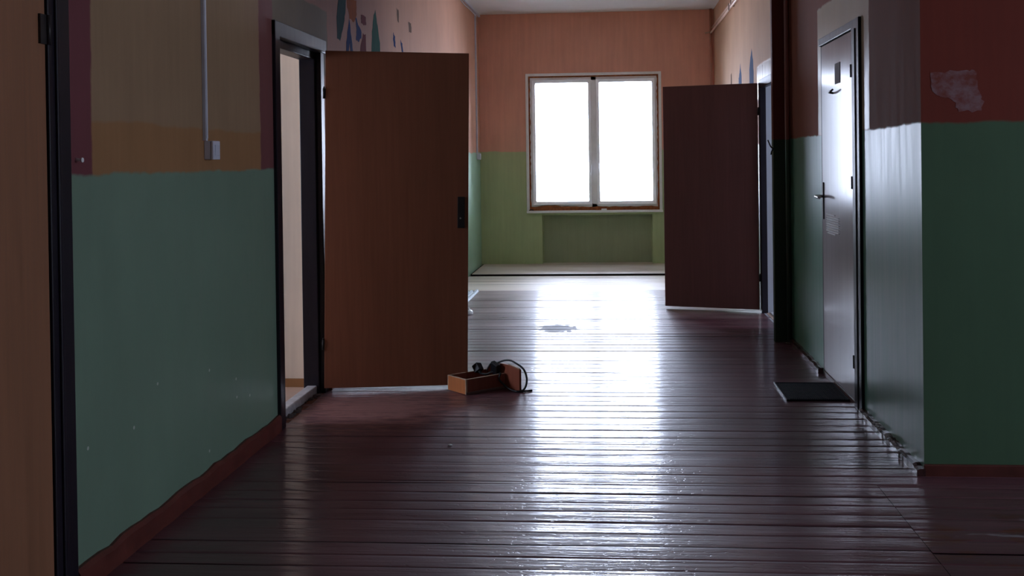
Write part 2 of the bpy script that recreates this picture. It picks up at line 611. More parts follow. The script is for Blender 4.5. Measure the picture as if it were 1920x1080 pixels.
r = MB()  # added unseen box, keeps sky light from leaking round the closed left door
r.box(XL - .75, XL - .60, 1.9, 3.24, -.02, ZC)
r.box(XL - .60, XL - .13, 1.9, 2.0, -.02, ZC)
r.box(XL - .60, XL - .13, 3.12, 3.24, -.02, ZC)
r.box(XL - .60, XL - .13, 2.0, 3.12, -.06, -.02)
r.box(XL - .60, XL - .13, 2.0, 3.12, ZC - .1, ZC)
struct(obj('wall_light_block_left', r, m_cream), 'added light-blocking walls behind the closed orange-brown door, out of sight', 'wall')
r = MB()  # added unseen box, stops sky light behind the closed pale door
r.box(XR + .70, XR + .85, 5.4, 7.0, -.02, ZC)
r.box(XR + .25, XR + .70, 5.4, 5.5, -.02, ZC)
r.box(XR + .25, XR + .70, 6.9, 7.0, -.02, ZC)
r.box(XR + .25, XR + .70, 5.5, 6.9, -.06, -.02)
r.box(XR + .25, XR + .70, 5.5, 6.9, ZC - .1, ZC)
struct(obj('wall_light_block_right', r, m_greyroom), 'added light-blocking walls behind the closed glossy pale door, out of sight', 'wall')

bb = MB()
bb.box(1.19, XR, 7.872, 7.945, -.02, ZC)
struct(obj('wall_pillar', bb, m_breast, bevel=.006), 'narrow dark pillar projecting from the right wall beside the pipe', 'pillar')

# rooms seen through the open doorways
r = MB()
RW = (4.3, 5.3, .95, 2.0)
wall_cells('X', -4.6, -4.45, 3.1, 6.4, -.02, ZC, [RW], lambda s: 0, r)
r.box(-4.45, XL - .13, 6.262, 6.4, -.02, ZC)
r.box(-4.45, XL - .13, 3.1, 3.24, -.02, ZC)
struct(obj('wall_classroom', r, m_cream), 'cream wall of the bright room seen through the left doorway', 'wall')
r = MB()
r.box(-4.45, XL - .13, 3.24, 6.262, ZC - .25, ZC)
struct(obj('ceiling_classroom', r, m_ceiling), 'ceiling of the room behind the left doorway', 'ceiling')
r = MB()
r.box(-4.45, XL - .045, 3.24, 6.262, -.04, .004)
struct(obj('floor_classroom', r, m_roomfloor), 'pale pinkish floor of the room behind the left doorway', 'floor')
r = MB()
r.box(-4.45, XL - .13, 6.25, 6.262, .004, .055)
struct(obj('baseboard_classroom', r, plain('ochre_skirting', (150, 106, 66), .5)), 'brown skirting under the cream wall seen through the left doorway', 'baseboard')
r = MB()
QW = (7.9, 9.3, 1.1, 2.3)
wall_cells('X', 4.45, 4.6, 7.4, 10.6, -.02, ZC, [QW], lambda s: 0, r)
r.box(XR + .25, 4.45, 10.4, 10.6, -.02, ZC)
r.box(XR + .25, 4.45, 7.4, 7.6, -.02, ZC)
r.box(XR + .25, 4.45, 7.6, 10.4, ZC - .3, ZC)
struct(obj('wall_side_room', r, m_greyroom), 'grey walls of the room behind the far right doorway', 'wall')
r = MB()
r.box(XR + .02, 4.45, 7.6, 10.4, -.04, .003)
struct(obj('floor_side_room', r, m_roomfloor), 'floor of the room behind the far right doorway', 'floor')

# old paint marks on the walls
PAINTS = {'teal': (46, 70, 74), 'blue': (42, 58, 108), 'green': (44, 88, 78), 'red': (104, 44, 52), 'orange': (146, 78, 42), 'slate': (84, 100, 132), 'grey': (112, 90, 78)}
PM = {k: plain('faded_%s_wall_paint' % k, v, .9, .15, (20, 20, 6), spec=.04) for k, v in PAINTS.items()}


def mark(wall, xw, out, colour, pts):
    r_ = random.Random(str(pts))
    mb = MB()
    P = []
    n = len(pts)
    for i in range(n):                                           # brush-rough outline
        a, b = pts[i], pts[(i + 1) % n]
        for t in (0, .25, .5, .75):
            P.append((xw, a[0] + (b[0] - a[0]) * t + r_.uniform(-.008, .008), a[1] + (b[1] - a[1]) * t + r_.uniform(-.008, .008)))
    mb.prism(P, (out * .0012, 0, 0))
    o = obj('painted_mark', mb, PM[colour], wall)
    o['label'] = 'faded %s brush mark' % colour


for c, pts in (
    ('teal', [(6.56, 2.48), (6.74, 2.48), (6.72, 2.36), (6.66, 2.26), (6.58, 2.165), (6.50, 2.17), (6.50, 2.30)]),
    ('orange', [(6.77, 2.48), (7.02, 2.48), (7.02, 2.38), (6.92, 2.32), (6.83, 2.34), (6.77, 2.40)]),
    ('blue', [(6.82, 2.33), (6.87, 2.22), (6.93, 2.06), (6.86, 2.06), (6.82, 2.18), (6.78, 2.06), (6.70, 2.06), (6.75, 2.20)]),
    ('blue', [(6.99, 2.375), (7.03, 2.34), (7.15, 2.29), (7.15, 2.24), (7.05, 2.21), (6.99, 2.22), (7.01, 2.29)]),
    ('red', [(7.15, 2.41), (7.29, 2.41), (7.29, 2.345), (7.15, 2.345)]),
    ('red', [(7.20, 2.28), (7.28, 2.28), (7.28, 2.05), (7.08, 2.05), (7.12, 2.18)]),
    ('green', [(7.585, 2.505), (7.66, 2.39), (7.73, 2.27), (7.74, 2.05), (7.44, 2.05), (7.46, 2.25), (7.50, 2.40)]),
    ('blue', [(8.22, 2.41), (8.28, 2.38), (8.30, 2.30), (8.24, 2.30), (8.20, 2.36)]),
    ('blue', [(8.50, 2.38), (8.57, 2.36), (8.61, 2.29), (8.53, 2.29)]),
    ('grey', [(8.36, 2.62), (8.44, 2.62), (8.44, 2.52), (8.38, 2.52)]),
    ('grey', [(8.84, 2.58), (8.96, 2.58), (8.98, 2.50), (8.86, 2.49)]),
):
    mark(wall_left, XL - .0004, 1, c, pts)
for c, pts in (
    ('slate', [(9.97, 2.41), (10.05, 2.32), (10.13, 2.22), (10.12, 1.95), (9.84, 1.95), (9.84, 2.18), (9.87, 2.30)]),
    ('slate', [(10.84, 2.34), (10.90, 2.26), (10.98, 2.20), (10.98, 1.95), (10.72, 1.95), (10.74, 2.2)]),
    ('grey', [(11.62, 2.32), (11.7, 2.30), (11.74, 2.0), (11.56, 2.0)]),
):
    mark(wall_right, XR + .0004, -1, c, pts)
# chalky rubbed patch on the red passage wall
n = NT('chalky_rub')
al = n.noise(n.scaled(14, 14, 18), 1.0, 5, .65)
m_chalk = n.out(n.mix(n.ramp(al, .38, .62), lin(132, 66, 56), lin(150, 116, 122)), .8)
mb = MB()
pts = [(1.36, 1.725), (1.50, 1.735), (1.545, 1.73), (1.55, 1.66), (1.575, 1.60), (1.565, 1.555), (1.47, 1.56), (1.45, 1.61), (1.36, 1.64)]
rr = random.Random(3)
P = []
for i in range(len(pts)):
    a, b = pts[i], pts[(i + 1) % len(pts)]
    for t in (0, .2, .4, .6, .8):
        P.append((a[0] + (b[0] - a[0]) * t + rr.uniform(-.006, .006), YC + .0004, a[1] + (b[1] - a[1]) * t + rr.uniform(-.006, .006)))
# wall end face and passage wall carry it together
mb.prism([(p[0], p[1], p[2]) for p in P], (0, -.0012, 0))
o = obj('painted_mark', mb, m_chalk, wall_passage)
o['label'] = 'pale chalky rubbed patch'

# ---------------------------------------------------------------- skirtings
def skirting_profile(mb, xw, out, y0, y1, h, d, n, seed, jag=.006):
    r_ = random.Random(seed)
    rows = []
    for i in range(n + 1):
        y = y0 + (y1 - y0) * i / n
        hh, dd = h + r_.uniform(-jag, jag), d + r_.uniform(-.002, .002)
        rows.append([mb.bm.verts.new(p) for p in ((xw, y, -.004), (xw + out * dd, y, -.004), (xw + out * dd, y, hh * .82), (xw + out * dd * .55, y, hh), (xw, y, hh))])
    for A, B in zip(rows, rows[1:]):
        for k in range(4):
            mb.bm.faces.new((A[k], A[k + 1], B[k + 1], B[k]))
    mb.bm.faces.new(rows[0])
    mb.bm.faces.new(rows[-1][::-1])
    return mb


struct(obj('baseboard_left', skirting_profile(MB(), XL, 1, 3.192, 5.225, .082, .022, 26, 5), m_skirt), 'chipped dark red skirting along the green left wall', 'baseboard')
struct(obj('baseboard_left_far', skirting_profile(MB(), XL, 1, 6.19, 11.0, .07, .02, 30, 6), m_skirt), 'dark red skirting along the left wall behind the open brown door', 'baseboard')
struct(obj('baseboard_right', skirting_profile(MB(), XR, -1, YC - .02, 5.63, .036, .034, 40, 8, .004), m_skirt_dark), 'worn shiny quarter-round skirting under the glossy green right wall', 'baseboard')
struct(obj('baseboard_right_far', skirting_profile(MB(), XR, -1, 6.72, 7.872, .036, .034, 20, 9, .004), m_skirt_dark), 'dark skirting between the closed door and the pillar', 'baseboard')
mb = MB()
mb.box(XR - .005, 6.6, YC - .018, YC, -.004, .05)
struct(obj('baseboard_passage', mb, m_skirt, bevel=.003), 'dark red skirting under the passage wall at the right edge', 'baseboard')

# ---------------------------------------------------------------- far window
win = thing('window_1', (-.243, YF, .70), 'bright white two-sash window in the far end wall', 'window', kind='structure')
wx0, wx1, wz0, wz1 = -1.074, .586, .757, 2.468
mb = MB()
for b in ((-1.126, -1.09, .70, 2.512), (.600, .637, .70, 2.512)):
    mb.box(b[0], b[1], YF - .012, YF + .02, b[2], b[3])
mb.box(-1.126, .637, YF - .0125, YF + .0195, 2.478, 2.5125)
obj('trim', mb, m_sill, win, bevel=.004)['label'] = 'white plaster bead round the opening'
rr = random.Random(12)
mb = MB()
for x0, x1, z0, z1, ax in ((-1.114, -1.07, .74, 2.50, 'z'), (.58, .624, .74, 2.50, 'z'), (-1.1, .61, 2.46, 2.504, 'x'), (-1.1, .61, .72, .768, 'x')):
    N = 44
    rows = []
    for i in range(N + 1):
        t = i / N
        bulge = rr.uniform(-.006, .006) + (.022 * math.exp(-((t - .17) / .09) ** 2) if (ax == 'x' and z0 < 1) else 0)
        if ax == 'x':
            x = x0 + (x1 - x0) * t
            sec = [(x, YF + .018 - bulge, z0), (x, YF + .015 - bulge, z1 + bulge), (x, YF + .09, z1 + bulge), (x, YF + .09, z0)]
        else:
            z = z0 + (z1 - z0) * t
            s_ = 1 if x0 < 0 else -1
            xa, xb = (x0, x1 + bulge) if x0 < 0 else (x0 - bulge, x1)
            sec = [(xa, YF + .02 - bulge, z), (xb, YF + .02 - bulge, z), (xb, YF + .09, z), (xa, YF + .09, z)]
        rows.append([mb.bm.verts.new(p) for p in sec])
    for A, B in zip(rows, rows[1:]):
        for k in range(4):
            mb.bm.faces.new((A[k], A[(k + 1) % 4], B[(k + 1) % 4], B[k]))
    mb.bm.faces.new(rows[0])
    mb.bm.faces.new(rows[-1][::-1])
obj('foam_filler', mb, m_foam, win)['label'] = 'ragged brown mounting foam round the frame'
mb = MB()
FY0, FY1 = YF + .035, YF + .105
mb.box(wx0, wx0 + .045, FY0, FY1, wz0, wz1)
mb.box(wx1 - .045, wx1, FY0, FY1, wz0, wz1)
mb.box(wx0, wx1, FY0 + .0005, FY1, wz1 - .05, wz1)
mb.box(wx0, wx1, FY0 + .0005, FY1, wz0, wz0 + .05)
mb.box(-.277, -.204, FY0 + .0005, FY1, wz0, wz1)
obj('window_frame', mb, m_pvc, win, bevel=.004)
mg = NT('clear_thin_glass')
t = mg.t
gl, tr, mx, fr = (t.nodes.new(k) for k in ('ShaderNodeBsdfGlossy', 'ShaderNodeBsdfTransparent', 'ShaderNodeMixShader', 'ShaderNodeFresnel'))
gl.inputs['Roughness'].default_value = .02
tr.inputs[0].default_value = (.94, .96, .96, 1)
fr.inputs[0].default_value = 1.45
t.links.new(fr.outputs[0], mx.inputs[0])
t.links.new(tr.outputs[0], mx.inputs[1])
t.links.new(gl.outputs[0], mx.inputs[2])
t.links.new(mx.outputs[0], t.nodes['Material Output'].inputs[0])
m_glass = mg.m
for gx0, gx1, hx in ((-1.002, -.313, -.292), (-.168, .515, -.190)):
    gz0, gz1, m_ = .838, 2.388, .042
    mb = MB()
    sy0, sy1 = FY0 - .014, FY1 - .02
    sl = .017                                                     # the sash face slopes towards the glass
    ring = lambda d, y: [(gx0 - d, y, gz0 - d), (gx1 + d, y, gz0 - d), (gx1 + d, y, gz1 + d), (gx0 - d, y, gz1 + d)]
    loops = [[mb.bm.verts.new(p) for p in ring(d, y)] for d, y in ((m_, sy1), (m_, sy0 - sl), (m_ - .004, sy0 - sl), (0, sy0), (0, sy1))]
    loops.append(loops[0])
    for A, B in zip(loops, loops[1:]):
        for k in range(4):
            mb.bm.faces.new((A[k], A[(k + 1) % 4], B[(k + 1) % 4], B[k]))
    for cx, sx in ((gx0, 1), (gx1, -1)):                          # rounded rebate corners
        for cz, sz in ((gz0, 1), (gz1, -1)):
            q = [(cx, sy0 + .012, cz), (cx + sx * .014, sy0 + .012, cz), (cx + sx * .005, sy0 + .012, cz + sz * .005), (cx, sy0 + .012, cz + sz * .014)]
            mb.prism(q, (0, .03, 0))
    sash = obj('sash', mb, m_pvc, win, bevel=.0025)
    mb = MB()
    mb.box(gx0 - .005, gx1 + .005, FY0 + .03, FY0 + .034, gz0 - .005, gz1 + .005)
    obj('pane', mb, m_glass, sash)
    mb = MB()
    mb.box(hx - .013, hx + .013, sy0 - .012, sy0 + .002, 1.275, 1.345)
    mb.tube([(hx, sy0, 1.32), (hx, sy0 - .045, 1.32)], .009)
    mb.box(hx - .01, hx + .01, sy0 - .055, sy0 - .04, 1.215, 1.33)
    obj('window_handle', mb, m_pvc, sash, bevel=.003)
mb = MB()
mb.box(-1.126, .64, YF - .05, YF + .05, .692, .722)
obj('window_sill', mb, m_sill, win, bevel=.005)['label'] = 'thin white sill'
# the other windows, outside the picture, that light the rooms
def plain_window(name, axis_x, hole, label):
    o_ = thing(name, (axis_x, (hole[0] + hole[1]) / 2, hole[2]), label, 'window', kind='structure')
    mb = MB()
    y0, y1, z0, z1 = hole
    for b in ((y0, y0 + .06, z0, z1), (y1 - .06, y1, z0, z1), ((y0 + y1) / 2 - .05, (y0 + y1) / 2 + .05, z0, z1)):
        mb.box(axis_x - .03, axis_x + .03, *b)
    mb.box(axis_x - .029, axis_x + .029, y0, y1, z0, z0 + .06)
    mb.box(axis_x - .029, axis_x + .029, y0, y1, z1 - .06, z1)
    obj('window_frame', mb, m_pvc, o_)
    mb = MB()
    mb.box(axis_x - .002, axis_x + .002, y0 + .02, y1 - .02, z0 + .02, z1 - .02)
    obj('pane', mb, m_glass, o_)


plain_window('window_2', -4.53, RW, 'window of the room behind the left doorway, outside the picture')
plain_window('window_3', 4.53, QW, 'window of the room behind the far right doorway, outside the picture')
plain_window('window_4', 6.7, PW, 'window at the end of the side passage, outside the picture')

# ---------------------------------------------------------------- doors
def hinge(mb, M, z):
    mb.tube([M @ Vector((0, 0, z - .03)), M @ Vector((0, 0, z + .03))], .007, 8)
    mb.box(-.002, .008, -.004, .004, z - .028, z + .028, M)
    mb.tube([M @ Vector((0, 0, z + .03)), M @ Vector((0, 0, z + .042))], [.006, .003], 8)


# near left closed door
d1 = thing('door_1', (XL, 2.65, 0), 'closed orange-brown door at the left edge of the picture', 'door', kind='structure')
mb = MB()
mb.box(XL - .05, XL + .012, 2.235, 3.058, .01, 2.06)
leaf = obj('door_leaf', mb, m_veneer_near, d1, bevel=.002)
mb = MB()
for y0, y1 in ((2.1, 2.23), (3.064, 3.192)):
    mb.box(XL - .13, XL + .018, y0, y1, 0, 2.115)
    mb.box(XL + .018, XL + .026, (y0 + .035) if y0 > 3 else y0 + .02, (y0 + .055) if y0 > 3 else y0 + .04, 0, 2.115)
mb.box(XL - .13, XL + .0175, 2.1, 3.192, 2.066, 2.1155)
obj('door_frame', mb, m_frame, d1, bevel=.004)['label'] = 'dark glossy frame'
mb = MB()
for z in (.05, 1.79):
    mb.box(XL + .01, XL + .020, 3.020, 3.060, z - .045, z + .045)
    mb.tube([(XL + .022, 3.061, z - .045), (XL + .022, 3.061, z + .045)], .008, 8)
obj('hinge', mb, m_iron, leaf)

# left doorway with the open door
d2 = thing('door_2', (XL, 5.70, 0), 'brown door swung open into the corridor from the left wall', 'door', kind='structure')
mb = MB()
for a, b, p in ((5.226, 5.305, .018), (6.112, 6.186, .002)):
    mb.box(XL - .03, XL + p, a, b, 0, 2.112)
mb.box(XL - .03, XL + .0175, 5.226, 6.186, 2.034, 2.1125)
for a, b in ((5.235, 5.332), (6.09, 6.175)):
    mb.box(XL - .125, XL - .03, a, b, 0, 2.085)
mb.box(XL - .125, XL - .0305, 5.235, 6.175, 1.992, 2.0855)
obj('door_frame', mb, m_frame, d2, bevel=.004)['label'] = 'dark glossy frame'
mb = MB()
rr = random.Random(4)
mb.box(XL - .105, XL - .045, 5.30, 6.115, -.01, .048)
obj('threshold', mb, m_threshold, d2, bevel=.006)['label'] = 'worn whitish threshold bar'
mb = MB()
for i in range(34):                                             # crumbled mortar at the foot of the threshold
    y = rr.uniform(5.31, 6.11)
    x = XL - .035 + rr.uniform(-.012, .018)
    s_ = rr.uniform(.006, .016)
    bmesh.ops.create_icosphere(mb.bm, subdivisions=1, radius=s_, matrix=Matrix.Translation((x, y, .003)) @ Matrix.Rotation(rr.random() * 6, 4, 'Z') @ Matrix.Diagonal((1, 1.6, .7, 1)))
o = obj('mortar_crumbs', mb, plain('grey_mortar', (92, 80, 78), .95, .25, (50, 50, 50)), d2)
o['kind'] = 'stuff'


def leaf_matrix(x, y, z, ang, droop, sx):
    """local +X runs from hinge to free edge, local Y is the thickness, Z up"""
    d = Vector((sx * math.cos(ang), math.sin(ang), -droop)).normalized()
    up = Vector((0, 0, 1))
    nrm = up.cross(d).normalized()
    up = d.cross(nrm)
    m = Matrix((d, nrm, up)).transposed().to_4x4()
    m.translation = (x, y, z)
    return m


M = leaf_matrix(XL - .010, 6.118, .030, .22, .018, 1)
mb = MB()
mb.box(0.004, .861, -.02, .02, 0, 2.016, M)
leaf = obj('door_leaf', mb, m_veneer_left, d2, bevel=.002)
mb = MB()
mb.box(.795, .838, -.026, -.019, .955, 1.145, M)
obj('handle_plate', mb, m_iron, leaf, bevel=.002)['label'] = 'dark lock plate'
mb = MB()
mb.tube([M @ Vector((.812, -.025, 1.015)), M @ Vector((.812, -.034, 1.015))], .0055, 10)
obj('lock_cylinder', mb, m_steel, leaf)
for z in (.26, 1.76):
    mb = MB()
    hinge(mb, M @ Matrix.Translation((-.004, -.02, 0)), z)
    obj('hinge', mb, m_iron, leaf)

# near right closed door
d3 = thing('door_3', (XR, 6.2, 0), 'closed glossy pale door with vent slats in the right wall', 'door', kind='structure')
n = NT('glossy_beige_door_paint')
st = n.noise(n.scaled(30, 30, 1.2), 1.0, 4)
sc = n.noise(n.scaled(9, 9, .8), 1.0, 3)
m_pale = n.out(n.tone(lin(170, 164, 166), sc, .06), n.ramp(st, .3, .7, .17, .25), n.bump(st, .02, .005), spec=.16)
mb = MB()
mb.box(XR - .004, XR + .036, 5.805, 6.672, .032, 2.062)
leaf = obj('door_leaf', mb, m_pale, d3, bevel=.003)
mb = MB()
mb.box(XR - .016, XR + .10, 5.632, 5.798, 0, 2.112)
mb.box(XR - .022, XR - .014, 5.70, 5.716, 0, 2.06)
mb.box(XR - .003, XR + .10, 6.677, 6.70, 0, 2.112)
mb.box(XR - .0155, XR + .10, 5.632, 6.70, 2.066, 2.1125)
obj('door_frame', mb, m_frame, d3, bevel=.004)['label'] = 'dark glossy frame'
mb = MB()
mb.box(XR - .006, XR + .10, 5.80, 6.677, -.01, .028)
obj('threshold', mb, m_frame_brown, d3, bevel=.003)
mb = MB()
mb.box(XR - .012, XR - .003, 6.622, 6.656, .985, 1.215)
pl = obj('handle_plate', mb, m_iron, leaf, bevel=.003)
mb = MB()
mb.tube(smooth_path([(XR - .010, 6.64, 1.128), (XR - .048, 6.64, 1.128), (XR - .056, 6.625, 1.128), (XR - .054, 6.52, 1.122)], 6), .009, 10)
obj('lever_handle', mb, m_steel, leaf)
mb = MB()
rows = 9
for i in range(rows):
    z = 1.028 - i * .0142
    y0, y1 = (6.30, 6.535) if i == 0 else (6.28, 6.50) if i == rows - 1 else (6.185, 6.535)
    mb.prism([(XR - .004, y0, z), (XR - .012, y0, z - .0035), (XR - .012, y0, z - .0065), (XR - .004, y0, z - .0075)], (0, y1 - y0, 0))
obj('vent_grille', mb, m_sill, leaf)['label'] = 'nine white vent slats'
mb = MB()
mb.box(XR - .007, XR - .003, 6.13, 6.27, 1.80, 1.92)
obj('sign_plate', mb, plain('dull_grey_plate', (128, 122, 124), .8), leaf, bevel=.001)['label'] = 'blank dull square plate'
mb = MB()
mb.tube([(XR - .004, 6.33, 1.752), (XR - .03, 6.32, 1.755), (XR - .03, 6.22, 1.765)], .006, 8)
obj('hook', mb, m_iron, leaf)
for z in (.25, 1.23, 1.84):
    mb = MB()
    mb.tube([(XR - .014, 5.806, z - .035), (XR - .014, 5.806, z + .035)], .008, 8)
    mb.box(XR - .008, XR - .003, 5.806, 5.838, z - .03, z + .03)
    obj('hinge', mb, m_iron, leaf)

# far right doorway with the open door
d4 = thing('door_4', (XR, 8.9, 0), 'dark brown door swung open from the right wall, nearer the far window', 'door', kind='structure')
mb = MB()
mb.box(XR - .018, XR + .035, 9.318, 9.412, 0, 2.062)
mb.box(XR - .018, XR + .035, 8.41, 8.495, 0, 2.062)
mb.box(XR - .0175, XR + .035, 8.41, 9.412, 1.99, 2.0625)
obj('door_frame', mb, m_frame, d4, bevel=.004)['label'] = 'dark glossy frame'
M = leaf_matrix(XR - .022, 9.416, .022, .299, .0, -1)
mb = MB()
mb.box(.004, .861, -.02, .02, 0, 2.016, M)
leaf = obj('door_leaf', mb, m_veneer_right, d4, bevel=.002)
for z in (.28, 1.76):
    mb = MB()
    hinge(mb, M @ Matrix.Translation((-.006, .02, 0)), z)
    obj('hinge', mb, m_iron, leaf)
mb = MB()
mb.box(XR + .05, XR + .235, 8.5, 9.33, -.01, .012)
obj('threshold', mb, m_threshold, d4, bevel=.003)

# ---------------------------------------------------------------- pipes, trunking, switches
def part_tube(name, paths, m, parent, r, seg=12):
    mb = MB()
    for p in paths:
        mb.tube(p, r, seg)
    return obj(name, mb, m, parent)


n = NT('two_tone_pipe_paint')
msk = n.ramp(n.Z, 1.50, 1.51)
m_riser = n.out(n.mix(msk, lin(74, 90, 76), lin(138, 84, 74)), .3)
part = thing('heating_pipe', (1.284, 7.80, 0), 'vertical pipe in the corner between the right wall and the dark pillar', 'pipe')
part_tube('pipe', [[(1.284, 7.80, 0), (1.284, 7.80, ZC)]], m_riser, part, .017, 14)
part_tube('floor_collar', [[(1.284, 7.80, 0), (1.284, 7.80, .012)]], m_skirt_dark, part, .03, 14)
part = thing('heating_pipe', (1.276, 13.54, 0), 'thin peach vertical pipe in the far right corner beside the window wall', 'pipe')
part_tube('pipe', [[(1.276, 13.54, 0), (1.276, 13.54, ZC)]], m_pipe_peach, part, .017, 12)
part_tube('pipe_stub', [[(1.276, 13.54, 3.0), (1.20, 13.54, 2.985)]], m_pipe_pale, part, .011, 10)
for z, x, lb in ((3.05, 1.292, 'upper'), (2.985, 1.272, 'lower')):
    part = thing('horizontal_pipe', (x, 11, z), '%s of two thin pale pipes running high along the right wall' % lb, 'pipe')
    part_tube('pipe', [[(x, 13.51, z), (x, 8.45, z)]], m_pipe_pale, part, .013, 10)
    for y in (11.3, 8.8):
        mb = MB()
        mb.box(x - .004, XR, y - .012, y + .012, z + .012, z + .020)
        mb.box(x - .018, x - .012, y - .012, y + .012, z - .03, z + .045)
        obj('pipe_bracket', mb, m_bracket, part)


def trunking(y, z0, label, w_, d_, turn=None):
    t_ = thing('cable_trunking', (XL, y, z0), label, 'cable trunking')
    mb = MB()
    mb.box(XL, XL + d_, y - w_ / 2, y + w_ / 2, z0, ZC)
    obj('channel', mb, m_trunk, t_, bevel=.002)
    mb = MB()
    mb.box(XL + d_ - .001, XL + d_ + .002, y - w_ / 2 + .003, y + w_ / 2 - .003, z0 + .01, ZC - .01)
    obj('cover', mb, m_trunk, t_)


def switch_box(y, z, label, w_, h_, d_, fz=0):
    t_ = thing('switch_box', (XL, y, z), label, 'switch')
    mb = MB()
    mb.box(XL, XL + d_ * .7, y - w_ / 2, y + w_ / 2, z, z + h_)
    obj('back_box', mb, m_switch, t_, bevel=.003)
    mb = MB()
    mb.box(XL + d_ * .7 + .001, XL + d_, y - w_ / 2 - .001, y + w_ / 2 + .001, z - .001, z + h_ + .001)
    obj('cover_plate', mb, m_switch, t_, bevel=.003)
    mb = MB()
    mb.box(XL + d_ - .001, XL + d_ + .004, y - w_ * .3, y + w_ * .3, z + h_ * .2, z + h_ * .8)
    obj('rocker', mb, m_switch, t_, bevel=.002)


trunking(4.31, 1.475, 'pale vertical cable trunking on the ochre left wall above the near switch box', .02, .016)
switch_box(4.35, 1.396, 'square surface switch box on the ochre left wall', .075, .078, .042)
trunking(13.20, 1.475, 'thin pale vertical cable trunking near the far left corner', .03, .018)
switch_box(13.28, 1.40, 'small white switch box on the left wall by the far corner', .08, .08, .045)
t_ = thing('ceiling_trunking', (XL, 12, 3.26), 'white cable trunking along the top of the left wall under the ceiling', 'cable trunking')
mb = MB()
mb.box(XL, XL + .025, 6.5, 13.588, 3.265, 3.29)
obj('channel', mb, m_trunk, t_, bevel=.002)
mb = MB()
mb.tube([(XL + .012, y, 3.235 + .006 * math.sin(y * 5)) for y in [6.5 + .2 * i for i in range(35)]], .006, 6)
obj('cable', mb, m_trunk, t_)

# ---------------------------------------------------------------- rubber mat
mat = thing('door_mat', (1.135, 6.175, 0), 'black rubber mat on the floor before the closed pale door', 'mat')
mb = MB()
mb.box(.968, 1.304, 5.958, 6.40, .001, .007)
obj('mat_base', mb, m_rubber, mat, bevel=.002)
mb = MB()
for i in range(26):
    x = .985 + i * .0118
    mb.box(x, x + .006, 5.972, 6.386, .0065, .0095)
obj('ribs', mb, m_rubber, mat)
m_lip = plain('worn_mat_edge', (120, 118, 120), .35, .2, (60, 20, 60))
mb = MB()
mb.box(.960, .970, 5.95, 6.408, .001, .011)
mb.box(1.302, 1.310, 5.95, 6.408, .001, .011)
mb.box(.960, 1.310, 5.95, 5.958, .001, .0105)
mb.box(.960, 1.310, 6.40, 6.408, .001, .0105)
obj('rim', mb, [m_rubber], mat, bevel=.003)
mb = MB()
mb.box(.958, .962, 5.948, 6.41, .001, .012)
obj('edge_strip', mb, m_lip, mat)['label'] = 'pale worn edge strip'

# ---------------------------------------------------------------- wooden drawer
m_raw = plain('raw_chipboard_edge', (206, 178, 150), .8, .2, (60, 60, 60))
m_box_dark = veneer('dark_drawer_veneer', (150, 88, 74), .4, .14, 1.2)
m_box_orange = veneer('orange_drawer_end', (196, 118, 66), .5, .14, .6)
m_box_front = veneer('red_brown_drawer_front', (150, 82, 60), .4, .14, .8)
DR = Matrix.Identity(4)
v_ = Vector((-.678, .735, 0)).normalized()
u_ = Vector((v_.y, -v_.x, 0))
DR = Matrix((u_, v_, Vector((0, 0, 1)))).transposed().to_4x4()
DR.translation = (-.878, 6.066, .003)
dr = thing('drawer', (-.80, 6.2, 0), 'long narrow wooden drawer lying on the floor beside the open brown door', 'drawer')
h = .088
mb = MB()
mb.mi = 0
mb.box(.012, .288, 0, .012, 0, h - .003, DR)
mb.mi = 1
mb.box(.012, .288, 0, .012, h - .003, h, DR)
obj('side_panel', mb, [m_box_dark, m_raw], dr)
mb = MB()
mb.box(.012, .288, .178, .19, 0, h - .003, DR)
mb.mi = 1
mb.box(.012, .288, .178, .19, h - .003, h, DR)
obj('side_panel', mb, [m_box_dark, m_raw], dr)
mb = MB()
mb.box(0, .012, .005, .185, 0, h - .003, DR)
mb.mi = 1
mb.box(0, .012, 0, .19, h - .003, h, DR)
mb.box(0, .012, -.0005, .005, 0, h - .003, DR)
mb.box(0, .012, .185, .1905, 0, h - .003, DR)
obj('end_panel', mb, [m_box_orange, m_raw], dr)['label'] = 'orange end panel with pale raw edges'
mb = MB()
mb.box(.012, .288, .012, .178, .006, .011, DR)
obj('bottom_panel', mb, m_box_dark, dr)
mb = MB()
mb.box(0.0, .285, -.004, .004, -.003, .012, DR)
obj('runner', mb, plain('worn_runner', (120, 96, 92), .5, .2), dr, bevel=.002)['label'] = 'worn runner along the lower edge'
mb = MB()
top = [(.288, -.143, -.003), (.288, .20, -.003), (.288, .20, .088)] + \
      [(.288, y, .088 + .055 * min(1, max(0, (.19 - y) / .14)) ** .6 - .012 * max(0, (-y - .03) / .11)) for y in (.19, .16, .13, .10, .06, .02, -.03, -.07, -.11)] + [(.288, -.143, .129)]
mb.prism(top, (.016, 0, 0), DR)
fp = obj('front_panel', mb, m_box_front, dr, bevel=.0015)
fp['label'] = 'taller red-brown front panel'
mb = MB()
pth = [DR @ Vector((.296, y, .0895 + .055 * min(1, max(0, (.19 - y) / .14)) ** .6 - .012 * max(0, (-y - .03) / .11))) for y in (-.03, -.06, -.09, -.12, -.14)]
mb.tube(pth, .0035, 6)
obj('chipped_edge', mb, m_raw, fp)

